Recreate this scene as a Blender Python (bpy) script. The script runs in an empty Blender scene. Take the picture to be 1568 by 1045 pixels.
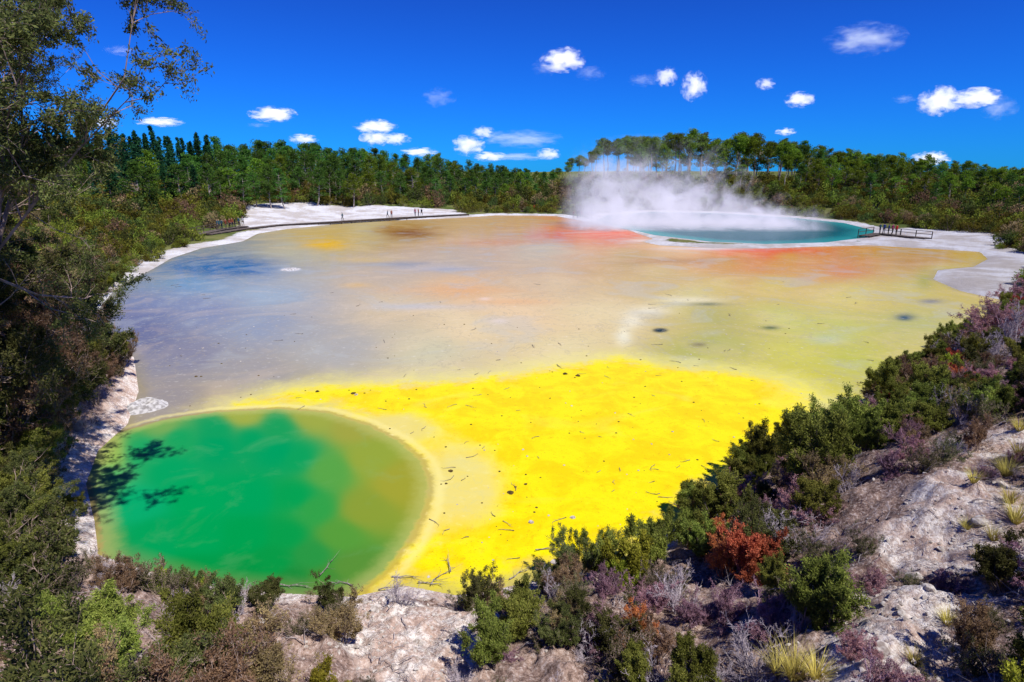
import bpy, math, numpy as np
from mathutils import Vector
rng = np.random.default_rng(7)
sc = bpy.context.scene
sc.view_settings.view_transform='Standard'; sc.view_settings.look='None'; sc.view_settings.exposure=0

# ------------------------------------------------------------------ camera
H=11.0; F=934.0; PITCH=math.atan((522.5-262)/F)
cp,sp=math.cos(PITCH),math.sin(PITCH)
cam=bpy.data.cameras.new('camera'); cam.sensor_width=36; cam.lens=36*F/1568; cam.clip_end=9000; cam.clip_start=0.05
camo=bpy.data.objects.new('camera',cam); sc.collection.objects.link(camo)
camo.location=(0,0,H); camo.rotation_euler=(math.pi/2-PITCH,0,0); sc.camera=camo

def ray(u,v):
    x=(u-784)/F; y=-(v-522.5)/F
    return np.array([x, cp+y*sp, -sp+y*cp])
def surv(u,v):           # survey sighting from the lookout to the flat lake level
    d=ray(u,v); t=H/(-d[2]); return (d[0]*t,d[1]*t)
def poly(pts): return np.array([surv(*p) for p in pts])
def chart(X,Y):          # sighting angles of ground points
    dz=-H; dep=Y*cp-dz*sp
    return X/dep*F+784, 522.5-(Y*sp+dz*cp)/dep*F

# ------------------------------------------------------------------ maths
def sdf(P,X,Y):
    d=np.full(X.shape,1e18); s=np.ones(X.shape); n=len(P); j=n-1
    for i in range(n):
        ex,ey=P[j]-P[i]; wx=X-P[i][0]; wy=Y-P[i][1]
        t=np.clip((wx*ex+wy*ey)/(ex*ex+ey*ey+1e-9),0,1)
        d=np.minimum(d,(wx-ex*t)**2+(wy-ey*t)**2)
        c1=Y>=P[i][1]; c2=Y<P[j][1]; c3=ex*wy>ey*wx
        m=(c1&c2&c3)|(~c1&~c2&~c3); s=np.where(m,-s,s); j=i
    return s*np.sqrt(d)
def hsh(i,j):
    n=np.sin(i*127.1+j*311.7)*43758.5453; return n-np.floor(n)
def vn(x,y):
    i=np.floor(x);j=np.floor(y);a=x-i;b=y-j;a=a*a*(3-2*a);b=b*b*(3-2*b)
    return (hsh(i,j)*(1-a)+hsh(i+1,j)*a)*(1-b)+(hsh(i,j+1)*(1-a)+hsh(i+1,j+1)*a)*b
def fbm(x,y,o=4):
    r=0;a=.5
    for k in range(o): r=r+a*vn(x+17*k,y-9*k); x=x*2.03;y=y*2.03;a*=.5
    return r
def ss(a,b,x):
    t=np.clip((x-a)/(b-a),0,1); return t*t*(3-2*t)
def lin(c):
    c=np.array(c,float)/255; return np.where(c<.04045,c/12.92,((c+.055)/1.055)**2.4)

LAKE=poly([(150,850),(220,872),(300,895),(420,908),(540,914),(620,897),(700,912),(760,902),(850,884),(950,866),(1040,805),
 (1110,735),(1200,690),(1320,620),(1450,530),(1510,490),(1545,462),(1510,455),(1470,446),(1428,428),(1436,414),(1490,409),(1512,397),
 (1500,386),(1400,380),(1330,376),(1250,378),(1170,381),(1090,380),(1010,376),(985,371),(1000,366),(960,352),(905,341),(850,331),(760,330),(700,334),(600,338),
 (520,343),(440,351),(395,358),(372,370),(310,380),(262,396),(235,412),(182,438),(155,468),(148,500),(205,548),(212,600),(195,650),(150,690),(132,740),(145,800)])
CHAMP=poly([(915,338),(950,348),(1005,361),(1090,371),(1170,374.5),(1260,372),(1325,364),(1338,354),(1290,342),(1210,334),(1100,327),(1000,325),(930,330)])
POOL=poly([(145,770),(132,720),(165,668),(250,643),(330,631),(430,626),(500,632),(560,650),(610,675),(645,705),(657,740),(650,780),(625,830),(585,880),(545,908),(500,935),(300,925),(160,880)])
YEL=poly([(365,621),(430,603),(500,592),(600,589),(700,584),(790,574),(850,562),(950,548),(1000,560),(1100,568),(1190,582),(1240,610),(1240,650),(1190,690),(1110,730),(1040,800),(985,835),(900,865),(800,882),(700,897),(620,905),(540,945),(430,945),(545,885),(640,830),(680,740),(600,655),(500,618),(400,618)])

def water(X,Y): return np.minimum(sdf(LAKE,X,Y),sdf(CHAMP,X,Y))
AZ=[-180,-45,-30,-10,1,5,10,20,30,40,60,180]; AH=[4,6,5.5,4,2.5,6.5,8.5,8.5,7,5,5,4]
def height(X,Y,d=None):
    X=np.asarray(X,float);Y=np.asarray(Y,float)
    if d is None: d=water(X,Y)
    az=np.degrees(np.arctan2(X,Y)); dp=np.maximum(d,0)
    s=.48+.30*ss(15,38,az)+.34*ss(20,42,-az)
    s=np.where(Y<0,.5,s)
    zn=8.0*(1-np.exp(-s*dp/8.0))+ (fbm(X*.5,Y*.5)-.5)*1.3*ss(.5,3,dp)+(fbm(X*2.5,Y*2.5)-.47)*.40*ss(.2,1,dp)+(fbm(X*9,Y*9)-.47)*.15*ss(.1,.6,dp)
    wn=1-ss(42,64,np.hypot(X,Y)*np.where(Y<0,0.0,1.0))
    wn=np.where(np.abs(az)>90,1-ss(60,120,np.hypot(X,Y)),wn)
    zf=.35*(1-np.exp(-dp/1.5))+np.interp(az,AZ,AH)*ss(10,70,dp)+(fbm(X*.08,Y*.08)-.5)*2.5*ss(8,40,dp)+(fbm(X*.8,Y*.8)-.5)*.25*ss(.3,3,dp)
    z=zn*wn+zf*(1-wn)
    return np.where(d<0,np.maximum(-1.2,.35*d)-.01,z)
def on_ground(u,v):
    r=ray(u,v); t=np.linspace(2,400,6000); P=r[None]*t[:,None]
    z=height(P[:,0],P[:,1]); k=np.argmax(H+P[:,2]<=np.maximum(z,0)); return P[k,0],P[k,1],float(max(z[k],0))

# ------------------------------------------------------------------ mesh helpers
def mesh_q(name,V,Q,mi=None,mats=(),smooth=False):
    me=bpy.data.meshes.new(name); V=np.asarray(V,np.float32); Q=np.asarray(Q,np.int32); n,k=Q.shape
    me.vertices.add(len(V)); me.vertices.foreach_set('co',V.ravel())
    me.loops.add(n*k); me.loops.foreach_set('vertex_index',Q.ravel())
    me.polygons.add(n); me.polygons.foreach_set('loop_start',np.arange(0,n*k,k,dtype=np.int32)); me.polygons.foreach_set('loop_total',np.full(n,k,np.int32))
    for m in mats: me.materials.append(m)
    if mi is not None: me.polygons.foreach_set('material_index',np.asarray(mi,np.int32))
    me.polygons.foreach_set('use_smooth',np.full(n,smooth))
    me.update(calc_edges=True); me.validate(); return me
def obj(name,me,parent=None,loc=(0,0,0),rot=(0,0,0),s=1):
    o=bpy.data.objects.new(name,me); sc.collection.objects.link(o); o.location=loc; o.rotation_euler=rot
    o.scale=(s,s,s) if np.isscalar(s) else s
    if parent: o.parent=parent
    return o
def empty(n): 
    return obj(n,None)
class Acc:
    def __init__(s): s.V=[];s.Q=[];s.M=[];s.n=0
    def add(s,V,Q,m):
        s.V.append(V);s.Q.append(Q+s.n);s.M.append(np.full(len(Q),m));s.n+=len(V)
    def tubes(s,A,B,ra,rb,m=0,k=3):
        D=B-A; D/= np.linalg.norm(D,axis=1)[:,None]+1e-9
        up=np.where(np.abs(D[:,2:3])>.9,np.array([[1.,0,0]]),np.array([[0,0,1.]]))
        U=np.cross(D,up);U/=np.linalg.norm(U,axis=1)[:,None]; W=np.cross(D,U); n=len(A)
        vs=[]
        for P,r in((A,ra),(B,rb)):
            for i in range(k):
                a=2*math.pi*i/k; vs.append(P+(U*math.cos(a)+W*math.sin(a))*np.reshape(r,(-1,1)))
        V=np.stack(vs,1).reshape(-1,3)
        q=np.array([[i,(i+1)%k,k+(i+1)%k,k+i] for i in range(k)])
        s.add(V,(np.arange(n)[:,None,None]*2*k+q[None]).reshape(-1,4),m)
    def leaves(s,P,l,w,m=1,dirs=None,R=rng,jit=.45):
        n=len(P); a=R.normal(size=(n,3)) if dirs is None else dirs+R.normal(size=(n,3))*jit
        a/=np.linalg.norm(a,axis=1)[:,None]; b=np.cross(a,R.normal(size=(n,3)));b/=np.linalg.norm(b,axis=1)[:,None]
        k=R.uniform(.6,1.3,(n,1)); V=np.stack([P-a*l*k,P+b*w*k,P+a*l*k,P-b*w*k],1).reshape(-1,3)
        s.add(V,np.arange(n*4).reshape(-1,4),m)
    def box(s,c,sz,m=0,ang=0):
        x,y,z=[q/2 for q in sz]; V=np.array([[a*x,b*y,e*z] for a in(-1,1) for b in(-1,1) for e in(-1,1)],float)
        ca,sa=math.cos(ang),math.sin(ang); V=np.stack([V[:,0]*ca-V[:,1]*sa,V[:,0]*sa+V[:,1]*ca,V[:,2]],1)+np.array(c)
        s.add(V,np.array([[0,1,3,2],[4,6,7,5],[0,4,5,1],[2,3,7,6],[0,2,6,4],[1,5,7,3]]),m)
    def mesh(s,name,mats,smooth=False):
        return mesh_q(name,np.concatenate(s.V),np.concatenate(s.Q),np.concatenate(s.M),mats,smooth)

# ------------------------------------------------------------------ materials
def mat(name):
    m=bpy.data.materials.new(name); m.use_nodes=True; nt=m.node_tree; nt.nodes.clear()
    return m,nt,nt.nodes,nt.links
def N(nt,t,**kw):
    n=nt.nodes.new(t)
    for k,v in kw.items():
        if k.startswith('i_'): 
            key=k[2:]; key=int(key) if key.isdigit() else key.replace('_',' ')
            n.inputs[key].default_value=v
        else: setattr(n,k,v)
    return n
def math_(nt,op,a,b=None,c=None,clamp=False):
    n=nt.nodes.new('ShaderNodeMath'); n.operation=op; n.use_clamp=clamp
    for i,x in enumerate((a,b,c)):
        if x is None: continue
        if isinstance(x,(int,float)): n.inputs[i].default_value=x
        else: nt.links.new(x,n.inputs[i])
    return n.outputs[0]
def mix(nt,f,a,b,blend='MIX'):
    n=nt.nodes.new('ShaderNodeMix'); n.data_type='RGBA'; n.blend_type=blend
    for i,x in ((0,f),(6,a),(7,b)):
        if isinstance(x,(int,float)): n.inputs[i].default_value=x
        elif isinstance(x,(tuple,list,np.ndarray)): n.inputs[i].default_value=tuple(x)[:3]+(1,)
        else: nt.links.new(x,n.inputs[i])
    return n.outputs[2]
def mr(nt,x,a,b,c=0.,d=1.,smooth=True):
    n=nt.nodes.new('ShaderNodeMapRange'); n.interpolation_type='SMOOTHSTEP' if smooth else 'LINEAR'
    nt.links.new(x,n.inputs[0]); 
    for i,v in enumerate((a,b,c,d)): n.inputs[i+1].default_value=v
    return n.outputs[0]
def noise(nt,vec,scale,detail=4,rough=.55,dist=0):
    n=N(nt,'ShaderNodeTexNoise',i_Scale=scale,i_Detail=detail,i_Roughness=rough,i_Distortion=dist)
    if vec is not None: nt.links.new(vec,n.inputs['Vector'])
    return n.outputs[0]
def foliage(name,c1,c2,trans=.3,hue=.03,val=.35):
    m,nt,ns,lk=mat(name)
    g=N(nt,'ShaderNodeNewGeometry'); oi=N(nt,'ShaderNodeObjectInfo')
    col=mix(nt,g.outputs['Random Per Island'],c1,c2)
    nz=noise(nt,g.outputs['Position'],.9,1)
    hs=N(nt,'ShaderNodeHueSaturation')
    lk.new(mr(nt,oi.outputs['Random'],0,1,.5-hue,.5+hue,False),hs.inputs['Hue'])
    v=math_(nt,'MULTIPLY',mr(nt,oi.outputs['Random'],0,1,1-val,1+val,False),mr(nt,nz,.3,.7,.65,1.35))
    lk.new(v,hs.inputs['Value']); lk.new(col,hs.inputs['Color'])
    d=N(nt,'ShaderNodeBsdfDiffuse')
    t=N(nt,'ShaderNodeBsdfTranslucent'); lk.new(hs.outputs[0],d.inputs[0]); lk.new(hs.outputs[0],t.inputs[0])
    ms=N(nt,'ShaderNodeMixShader',i_0=trans); lk.new(d.outputs[0],ms.inputs[1]); lk.new(t.outputs[0],ms.inputs[2])
    o=N(nt,'ShaderNodeOutputMaterial'); lk.new(ms.outputs[0],o.inputs[0]); return m
def plain(name,c1,c2=None,scale=6,rough=.8):
    m,nt,ns,lk=mat(name); c2=c2 if c2 is not None else [x*.6 for x in c1]
    g=N(nt,'ShaderNodeNewGeometry'); nz=noise(nt,g.outputs['Position'],scale,2)
    d=N(nt,'ShaderNodeBsdfDiffuse',i_Roughness=rough); lk.new(mix(nt,mr(nt,nz,.35,.65),c1,c2),d.inputs[0])
    o=N(nt,'ShaderNodeOutputMaterial'); lk.new(d.outputs[0],o.inputs[0]); return m

M_bark=plain('bark',(.26,.20,.17),(.12,.09,.075),9)
M_pbark=plain('pine_bark',(.50,.42,.38),(.30,.24,.21),3)
M_twig_grey=plain('twig_grey',(.54,.47,.50),(.34,.28,.31),5)
M_twig_pur=plain('twig_purple',(.54,.36,.43),(.30,.18,.22),3)
M_twig_brown=plain('twig_brown',(.42,.31,.26),(.22,.16,.13),4)
M_twig_red=plain('twig_red',(.44,.18,.12),(.25,.10,.08),4)
M_green=foliage('leaf_olive',(.12,.15,.025),(.31,.32,.07))
M_dark=foliage('leaf_dark',(.06,.075,.024),(.18,.18,.055))
M_brownleaf=foliage('leaf_brown',(.18,.11,.06),(.36,.24,.13))
M_purleaf=foliage('leaf_heath',(.26,.12,.145),(.44,.26,.29))
M_redleaf=foliage('leaf_rust',(.36,.08,.04),(.55,.18,.09))
M_greyleaf=foliage('leaf_lichen',(.42,.36,.48),(.6,.54,.62))
M_yg=foliage('leaf_yellowgreen',(.20,.22,.02),(.40,.38,.05))
M_pine=foliage('pine_needles',(.04,.11,.018),(.13,.24,.04),hue=.02)
M_pine2=foliage('pine_needles_bright',(.08,.14,.012),(.22,.30,.03),hue=.025)
M_spruce=foliage('fir_needles',(.010,.055,.025),(.04,.12,.045),hue=.02)
M_scrub=foliage('scrub_leaves',(.11,.13,.018),(.28,.27,.04),hue=.05,val=.5)
M_scrubd=foliage('scrub_leaves_dark',(.05,.08,.018),(.13,.15,.04),hue=.04,val=.4)

# ------------------------------------------------------------------ plants
def norm(a): return a/(np.linalg.norm(a,axis=1)[:,None]+1e-9)
def bush(name,seed,Hh=1.6,stems=9,spread=.8,kids=(6,5,5),leafn=8,leaf=(.03,.012),mats=None,lean=(0,0),rad=.018,leaflast=1,base=.08,upt=.6,tw=.0026,div=.5,minl=.5,t0=.3):
    R=np.random.default_rng(seed); a=Acc()
    ang=R.uniform(0,2*math.pi,stems); sp_=R.uniform(.1,1,stems)*spread
    D=norm(np.stack([np.cos(ang)*sp_+lean[0],np.sin(ang)*sp_+lean[1],np.ones(stems)],1))
    P=np.stack([np.cos(ang)*base*Hh,np.sin(ang)*base*Hh,-np.full(stems,.15)],1)*R.uniform(.3,1,(stems,1)); L=Hh*R.uniform(minl,1.0,stems)*.8; r=np.full(stems,rad)
    lv=len(kids)+1
    for l in range(lv):
        ns=4 if l==0 else (3 if l<lv-1 else 2); n=len(P); pts=[P];dirs=[D];d=D
        for k in range(ns):
            d=norm(d+R.normal(size=(n,3))*(.15+.07*l)+np.array([0,0,upt*.3])); q=pts[-1]+d*(L/ns)[:,None]
            a.tubes(pts[-1],q,r*(1-.75*k/ns),r*(1-.75*(k+1)/ns),0,k=5 if l==0 and rad>.03 else 3); pts.append(q);dirs.append(d)
        if l>=lv-1-leaflast and leafn:
            PP=np.concatenate(pts[1:]+[(x+y)/2 for x,y in zip(pts[:-1],pts[1:])]); DD=np.concatenate(dirs[1:]+dirs[1:])
            m=max(1,leafn if l==lv-1 else leafn//2); PP=np.repeat(PP,m,0)+R.normal(size=(len(PP)*m,3))*leaf[0]*1.2; DD=np.repeat(DD,m,0)
            a.leaves(PP,leaf[0],leaf[1],1,DD,R,.6)
        if l<lv-1:
            kk=kids[l]; T=R.uniform(t0 if l==0 else .15,1,(n,kk))*ns; i=np.minimum(T.astype(int),ns-1); f=T-i
            S=np.stack(pts,1); DS=np.stack(dirs[1:],1); ix=np.arange(n)[:,None]
            nP=(S[ix,i]*(1-f)[...,None]+S[ix,i+1]*f[...,None]).reshape(-1,3)
            nD=DS[ix,i].reshape(-1,3); nD=norm(nD+R.normal(size=nD.shape)*div+np.array([0,0,upt*.35]))
            nL=(L[:,None]*R.uniform(.25,.62,(n,kk))*(1.1-.35*T/ns)).ravel()
            nr=(r[:,None]*(.55-.25*T/ns)).ravel(); P,D,L,r=nP,nD,nL,np.maximum(nr,tw)
    return a.mesh(name,mats)
B={}
B['green']=[bush('manuka_green_%d'%i,20+i,1.6,10,.8,(6,5,5),6,(.023,.008),(M_bark,M_green)) for i in range(3)]
B['dark']=[bush('manuka_dark_%d'%i,40+i,1.7,10,.85,(6,5,5),4,(.023,.0085),(M_twig_brown,M_dark)) for i in range(3)]
B['yg']=[bush('koromiko_%d'%i,50+i,1.2,9,.7,(5,4,4),7,(.028,.010),(M_bark,M_yg)) for i in range(2)]
B['pur']=[bush('heath_purple_%d'%i,60+i,1.05,18,1.3,(6,5,4),2,(.014,.006),(M_twig_pur,M_purleaf),tw=.0038,upt=.3) for i in range(3)]
B['brown']=[bush('dry_brown_%d'%i,70+i,1.4,12,.9,(6,5,4),3,(.018,.007),(M_twig_brown,M_brownleaf),tw=.0032) for i in range(2)]
B['red']=[bush('rust_%d'%i,80+i,1.2,12,.9,(6,5,4),5,(.018,.008),(M_twig_red,M_redleaf),tw=.003) for i in range(1)]
B['grey']=[bush('lichen_%d'%i,90+i,1.1,14,1.2,(7,5,4),0,(.012,.006),(M_twig_grey,M_greyleaf),tw=.004,upt=.3) for i in range(2)]
B['dry']=[bush('dry_twigs_%d'%i,95+i,1.2,14,1.1,(7,5,4),1,(.014,.006),(M_twig_brown,M_dark),tw=.004,upt=.35) for i in range(2)]

# distant trees
def clumps(a,C,S,n,l,w,m,R):
    k=len(C); d=norm(R.normal(size=(k*n,3))); rr=R.uniform(.35,1,(k*n,1))**.6
    P=np.repeat(C,n,0)+d*rr*np.repeat(S,n,0); a.leaves(P,l,w,m,d*.7,R)
def t_spire(seed):
    R=np.random.default_rng(seed);a=Acc(); a.tubes(np.array([[0,0,0.],[0,0,6.]]),np.array([[0,0,6.],[0,0,11.8]]),np.array([.16,.1]),np.array([.1,.02]),0,5)
    n=110; z=np.sort(R.uniform(1.2,11.6,n)); an=R.uniform(0,6.28,n); L=(1-z/12.2)*2.1*R.uniform(.7,1.2,n)+.12
    A=np.stack([0*z,0*z,z],1);Bp=A+np.stack([np.cos(an)*L,np.sin(an)*L,-.12*L],1); a.tubes(A,Bp,np.full(n,.03),np.full(n,.01),0)
    k=24;T=R.uniform(.15,1,(n,k,1)); P=(A[:,None]*(1-T)+Bp[:,None]*T).reshape(-1,3)+R.normal(size=(n*k,3))*.12
    a.leaves(P,.22,.08,1,None,R); return a.mesh('fir_%d'%seed,(M_bark,M_spruce))
def t_pine(seed,M,bare=.3,Hh=13,wid=3.0,flat=1.0,tr=.2):
    R=np.random.default_rng(seed);a=Acc(); pts=[np.array([0,0,-.3])];
    for k in range(5): pts.append(pts[-1]+np.array([R.normal()*.2,R.normal()*.2,Hh*.92/5]))
    S=np.array(pts); a.tubes(S[:-1],S[1:],tr*(1-np.arange(5)/5.6),tr*(1-np.arange(1,6)/5.6),0,6)
    n=50; z=R.uniform(bare,.97,n); an=R.uniform(0,6.28,n); env=np.sin(np.clip((z-bare)/(1-bare),0,1)**.75*math.pi*.80+.5)
    L=wid*env*R.uniform(.35,1.05,n)
    A=np.stack([np.interp(z*Hh,S[:,2],S[:,0]),np.interp(z*Hh,S[:,2],S[:,1]),z*Hh*.96],1)
    C=A+np.stack([np.cos(an)*L,np.sin(an)*L,.35*L*flat],1); a.tubes(A,C,np.full(n,.06),np.full(n,.02),0)
    sz=R.uniform(.5,1.15,(n,1))*np.array([[1,1,.75]]); clumps(a,C,sz,62,.18,.08,1,R)
    C2=A+(C-A)*.55+R.normal(size=A.shape)*.2; clumps(a,C2,sz*.8,22,.18,.085,1,R)
    return a.mesh('pine_%d'%seed,(M_pbark,M))
def t_scrub(seed,M):
    R=np.random.default_rng(seed);a=Acc(); n=16; an=R.uniform(0,6.28,n); r=R.uniform(0,1.0,n)**.6*1.1; C=np.stack([np.cos(an)*r,np.sin(an)*r,R.uniform(.3,1.6,n)*(1.15-.4*r)],1)
    A=np.zeros_like(C)-np.array([0,0,.2]); a.tubes(A,C,np.full(n,.04),np.full(n,.015),0)
    clumps(a,C,R.uniform(.25,.55,(n,1))*np.array([[1,1,1.3]]),70,.09,.043,1,R); return a.mesh('scrub_%d'%seed,(M_bark,M))
SP=[t_spire(i) for i in(1,2,3)]
PN=[t_pine(i,M_pine,.20,13,2.9) for i in(11,12,13,14)]
PB=[t_pine(i,M_pine2,.30,13,3.2) for i in(21,22,23,24)]
UM=[t_pine(i,M_pine2,.62,14,2.4,1.0,.24) for i in(31,32,33)]
SR=[t_scrub(i,M_scrub) for i in(41,42,43)]+[t_scrub(44,M_scrubd),t_scrub(45,M_brownleaf)]

PROF_U=[-200,0,60,130,200,330,400,480,600,700,800,835,860,900,960,1100,1200,1300,1400,1568,1800]
PROF_V=[185,195,193,193,196,208,217,214,230,246,256,262,246,226,202,203,214,230,243,258,262]
forest=empty('pine_forest'); scrub=empty('shoreline_scrub')
cnt=0
for row,(dlo,dhi) in enumerate([(30,42),(42,55),(55,70),(70,90),(90,115)]):
    u=-120.
    while u<1690:
        u+=rng.uniform(14,25)*(1.0-.05*row)
        az=(u-784)/F
        want=rng.uniform(dlo,dhi); Ys=np.linspace(60,330,180); dd=water(Ys*az,Ys); inside=np.where(dd<1)[0]; st=inside[-1] if len(inside) else 0
        k=st+np.argmax(dd[st:]>want); Y=Ys[k]; X=Y*az
        if len(inside)==0: Y=95+want; X=Y*az
        vt=np.interp(u,PROF_U,PROF_V)+rng.normal()*4; r=ray(u,vt); ztop=H+r[2]/r[1]*Y
        fr=[.66,.82,.94,1.0,1.0][row]; z0=float(height(X,Y)); hh=(ztop-z0)*fr*rng.uniform(.88,1.05)
        if hh<3: continue
        if 845<u<960:
            if row<2 or (row==4 and u<925): continue
            pr=UM; base=13.5
        elif 960<=u<1180:
            if row<2:
                if rng.random()<.75: continue
                hh*=.7
            pr=UM if (row<4 and rng.random()<.75) else PB; base=13.4
        elif u<345 and (row>1 or rng.random()<.5): pr=SP; base=12
        elif u<840: pr=PN if rng.random()<.85 else PB; base=13.2
        else:
            pr=(UM if rng.random()<.2 else PB) if row<3 else PB; base=13.2
            if rng.random()<.3: pr=PN
        me=pr[rng.integers(len(pr))]; s=hh/base; w=s*rng.uniform(.95,1.25)*(1.0 if s>.8 else 1.15)
        obj('forest_tree_%d'%cnt,me,forest,(X,Y,z0-.1),(0,0,rng.uniform(0,6.28)),(w,w,s)); cnt+=1
# scrub belt
n=4400; U=rng.uniform(-130,1690,n)
c2=0
Yv=rng.uniform(50,240,n*3); Uv=np.repeat(U,3); Xv=Yv*(Uv-784)/F; dv=water(Xv,Yv); zv=height(Xv,Yv,dv)
TERR=poly([(372,354),(385,330),(480,326),(690,325),(715,332),(520,342),(430,350)])
tv=sdf(TERR,Xv,Yv); RT=poly([(1330,376),(1335,356),(1400,353),(1515,362),(1535,378),(1500,388),(1400,384)]); rv=sdf(RT,Xv,Yv)
PEN=poly([(1410,432),(1425,405),(1480,398),(1545,385),(1600,400),(1560,458),(1500,460)]); pv=sdf(PEN,Xv,Yv)
for X,Y,d,z,t1,t2,t3,u in zip(Xv,Yv,dv,zv,tv,rv,pv,Uv):
    if d<1.2 or d>58 or t1<1 or t2<.5 or t3<.3: continue
    if 715<u<1345 and d<4: continue
    if X>5 and Y<130 and 860<u<1420 and d<9: continue
    if 300<u<400 and Y<124 and d<12: continue
    if rng.random()>(.5 if d>12 else .8): continue
    s=rng.uniform(.7,1.5)*(1.0+ss(5,40,d)*.9)
    if d<5: s*=.6
    obj('scrub_%d'%c2,SR[rng.choice(5,p=[.24,.23,.2,.21,.12])],scrub,(X,Y,z-.1),(0,0,rng.uniform(0,6.28)),(s,s,s*rng.uniform(.7,1.1))); c2+=1

# ------------------------------------------------------------------ foreground scrub
WH=[(1555,680,2.4),(1510,760,2.0),(1450,840,1.7),(1410,910,1.4),(1370,975,1.3),(1330,1020,1.1),(1560,840,1.2)]
WHITE=[on_ground(u,v)+(r*.5,) for u,v,r in WH]
FRONTW=[on_ground(u,v)+(r,) for u,v,r in [(600,960,1.1),(690,965,.9),(640,1010,.8),(560,930,.7)]]
G_L=empty('manuka_thicket'); G_R=empty('heath_thicket'); G_C=empty('rim_scrub')
def near_white(X,Y,lst,k=1):
    return any((X-a)**2+(Y-b)**2<(r*k)**2 for a,b,_,r in lst)
def put(kind,X,Y,s,par,tilt=.12,zoff=0):
    me=B[kind][rng.integers(len(B[kind]))]; z=float(height(X,Y))
    return obj(kind+'_bush',me,par,(X,Y,z-.05+zoff),(rng.normal()*tilt,rng.normal()*tilt,rng.uniform(0,6.28)),(s,s,s*rng.uniform(.85,1.15)))
n=7000; X=rng.uniform(-48,50,n); Y=rng.uniform(-1,62,n); d=water(X,Y); keep=(d>.35)&(d<12)&(np.hypot(X,Y)>3.6)&(Y>np.abs(X)*.78-2.0)
nb=0
for x,y,dd in zip(X[keep],Y[keep],d[keep]):
    az=math.degrees(math.atan2(x,y)); r=math.hypot(x,y)
    if r>45 and az>0 and dd>0 and sdf(PEN,np.array([x]),np.array([y]))[0]<.5: continue
    if r>28 and rng.random()<.35: continue
    if az<-18:
        if rng.random()<(.35 if r>15 else .10): continue
        k=rng.choice(['dark','green','brown','grey','yg','dry'],p=[.32,.14,.20,.08,.05,.21]); s=rng.uniform(.8,1.6)*(1+.5*ss(18,35,r)); par=G_L
        if r<21: s=min(s,(.45+(.24 if az>-34 else .5)*dd)/1.5)*rng.uniform(.75,1.2)
        elif dd<1.2: s*=.7
        if k=='grey' and r<12: s*=.6
    elif az>9:
        if near_white(x,y,WHITE): continue
        patch=fbm(np.array([x*.5]),np.array([y*.5]),2)[0]
        if patch>.36: pp=[.40,.10,.14,.15,.05,.02,.05,.09]
        else: pp=[.14,.32,.16,.09,.09,.07,.03,.10]
        k=rng.choice(['pur','green','brown','grey','dark','yg','red','dry'],p=pp); s=rng.uniform(.6,1.2); par=G_R
        if dd<2.2 and rng.random()<.55: k='green'; s*=1.1
        if near_white(x,y,WHITE,1.8):
            s*=.6
            if k in('green','dark','yg'): k='dry'
    else:
        if near_white(x,y,FRONTW) : continue
        if rng.random()<.08: continue
        if dd<1.2 and az<3: continue
        k=rng.choice(['dark','green','brown','grey','pur','dry'],p=[.22,.10,.20,.14,.14,.20]); s=rng.uniform(.4,.9); par=G_C
        if az<3: s*=.85
    if r<9: s*=.8
    put(k,x,y,s,par); nb+=1
def shrub_at(kind,u,v,s,name,tilt=.05):
    x,y,z=on_ground(u,v); o=put(kind,x,y,s,None,tilt); o.name=name; return o
shrub_at('green',1240,745,1.75,'manuka_shrub'); shrub_at('green',1290,700,1.5,'manuka_shrub')
shrub_at('green',1100,800,1.3,'manuka_shrub'); shrub_at('yg',965,900,1.2,'manuka_shrub'); shrub_at('green',790,980,1.05,'manuka_shrub'); shrub_at('green',760,1020,.9,'manuka_shrub')
shrub_at('green',1350,680,1.4,'manuka_shrub'); shrub_at('green',1420,620,1.3,'manuka_shrub'); shrub_at('green',1060,790,1.1,'manuka_shrub')
shrub_at('red',1150,890,1.25,'dead_rust_coloured_shrub'); shrub_at('red',1110,880,1.15,'dead_rust_coloured_shrub'); shrub_at('red',1090,850,.9,'dead_rust_coloured_shrub')
shrub_at('grey',1215,850,1.3,'lichen_covered_shrub'); shrub_at('grey',1190,830,1.2,'lichen_covered_shrub'); shrub_at('grey',1500,560,2.0,'lichen_covered_shrub')
shrub_at('pur',1540,520,2.6,'purple_heath_shrub'); shrub_at('pur',1560,470,3.0,'purple_heath_shrub'); shrub_at('grey',1555,540,2.2,'lichen_covered_shrub')
# taller manuka trees of the left bank
TALL=bush('tall_manuka_mesh',311,14.5,5,.16,(9,7,6,4),8,(.038,.014),(M_twig_brown,M_dark),lean=(.04,.0),rad=.10,base=.02,upt=.25,tw=.005,div=.5,minl=.85,t0=.55)
TREE1=bush('manuka_tree_mesh',301,7.5,7,.42,(8,6,6,4),6,(.034,.013),(M_twig_brown,M_dark),lean=(.04,.05),rad=.07,base=.03,upt=.3,tw=.004,div=.6,minl=.7,t0=.15)
TREE2=bush('manuka_tree_brown_mesh',302,6.6,6,.5,(8,6,5,4),4,(.028,.010),(M_twig_brown,M_brownleaf),lean=(.20,0),rad=.05,base=.03,upt=.3,tw=.0055,div=.6,minl=.7,t0=.3)
TREE3=bush('manuka_tree_green_mesh',303,5.0,9,.55,(7,5,5,4),7,(.026,.010),(M_twig_brown,M_green),lean=(.08,0),rad=.04,base=.05,upt=.4,tw=.003,t0=.08,minl=.35)
TREE4=bush('manuka_tree_dark_mesh',304,5.0,9,.55,(7,5,5,4),6,(.027,.011),(M_twig_brown,M_dark),lean=(.08,0),rad=.04,base=.05,upt=.4,tw=.004,t0=.08,minl=.35)
def tree(me,X,Y,s,rot,name,sink=.1):
    return obj(name,me,None,(X,Y,float(height(X,Y))-sink),(0,0,rot),s)
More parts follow.
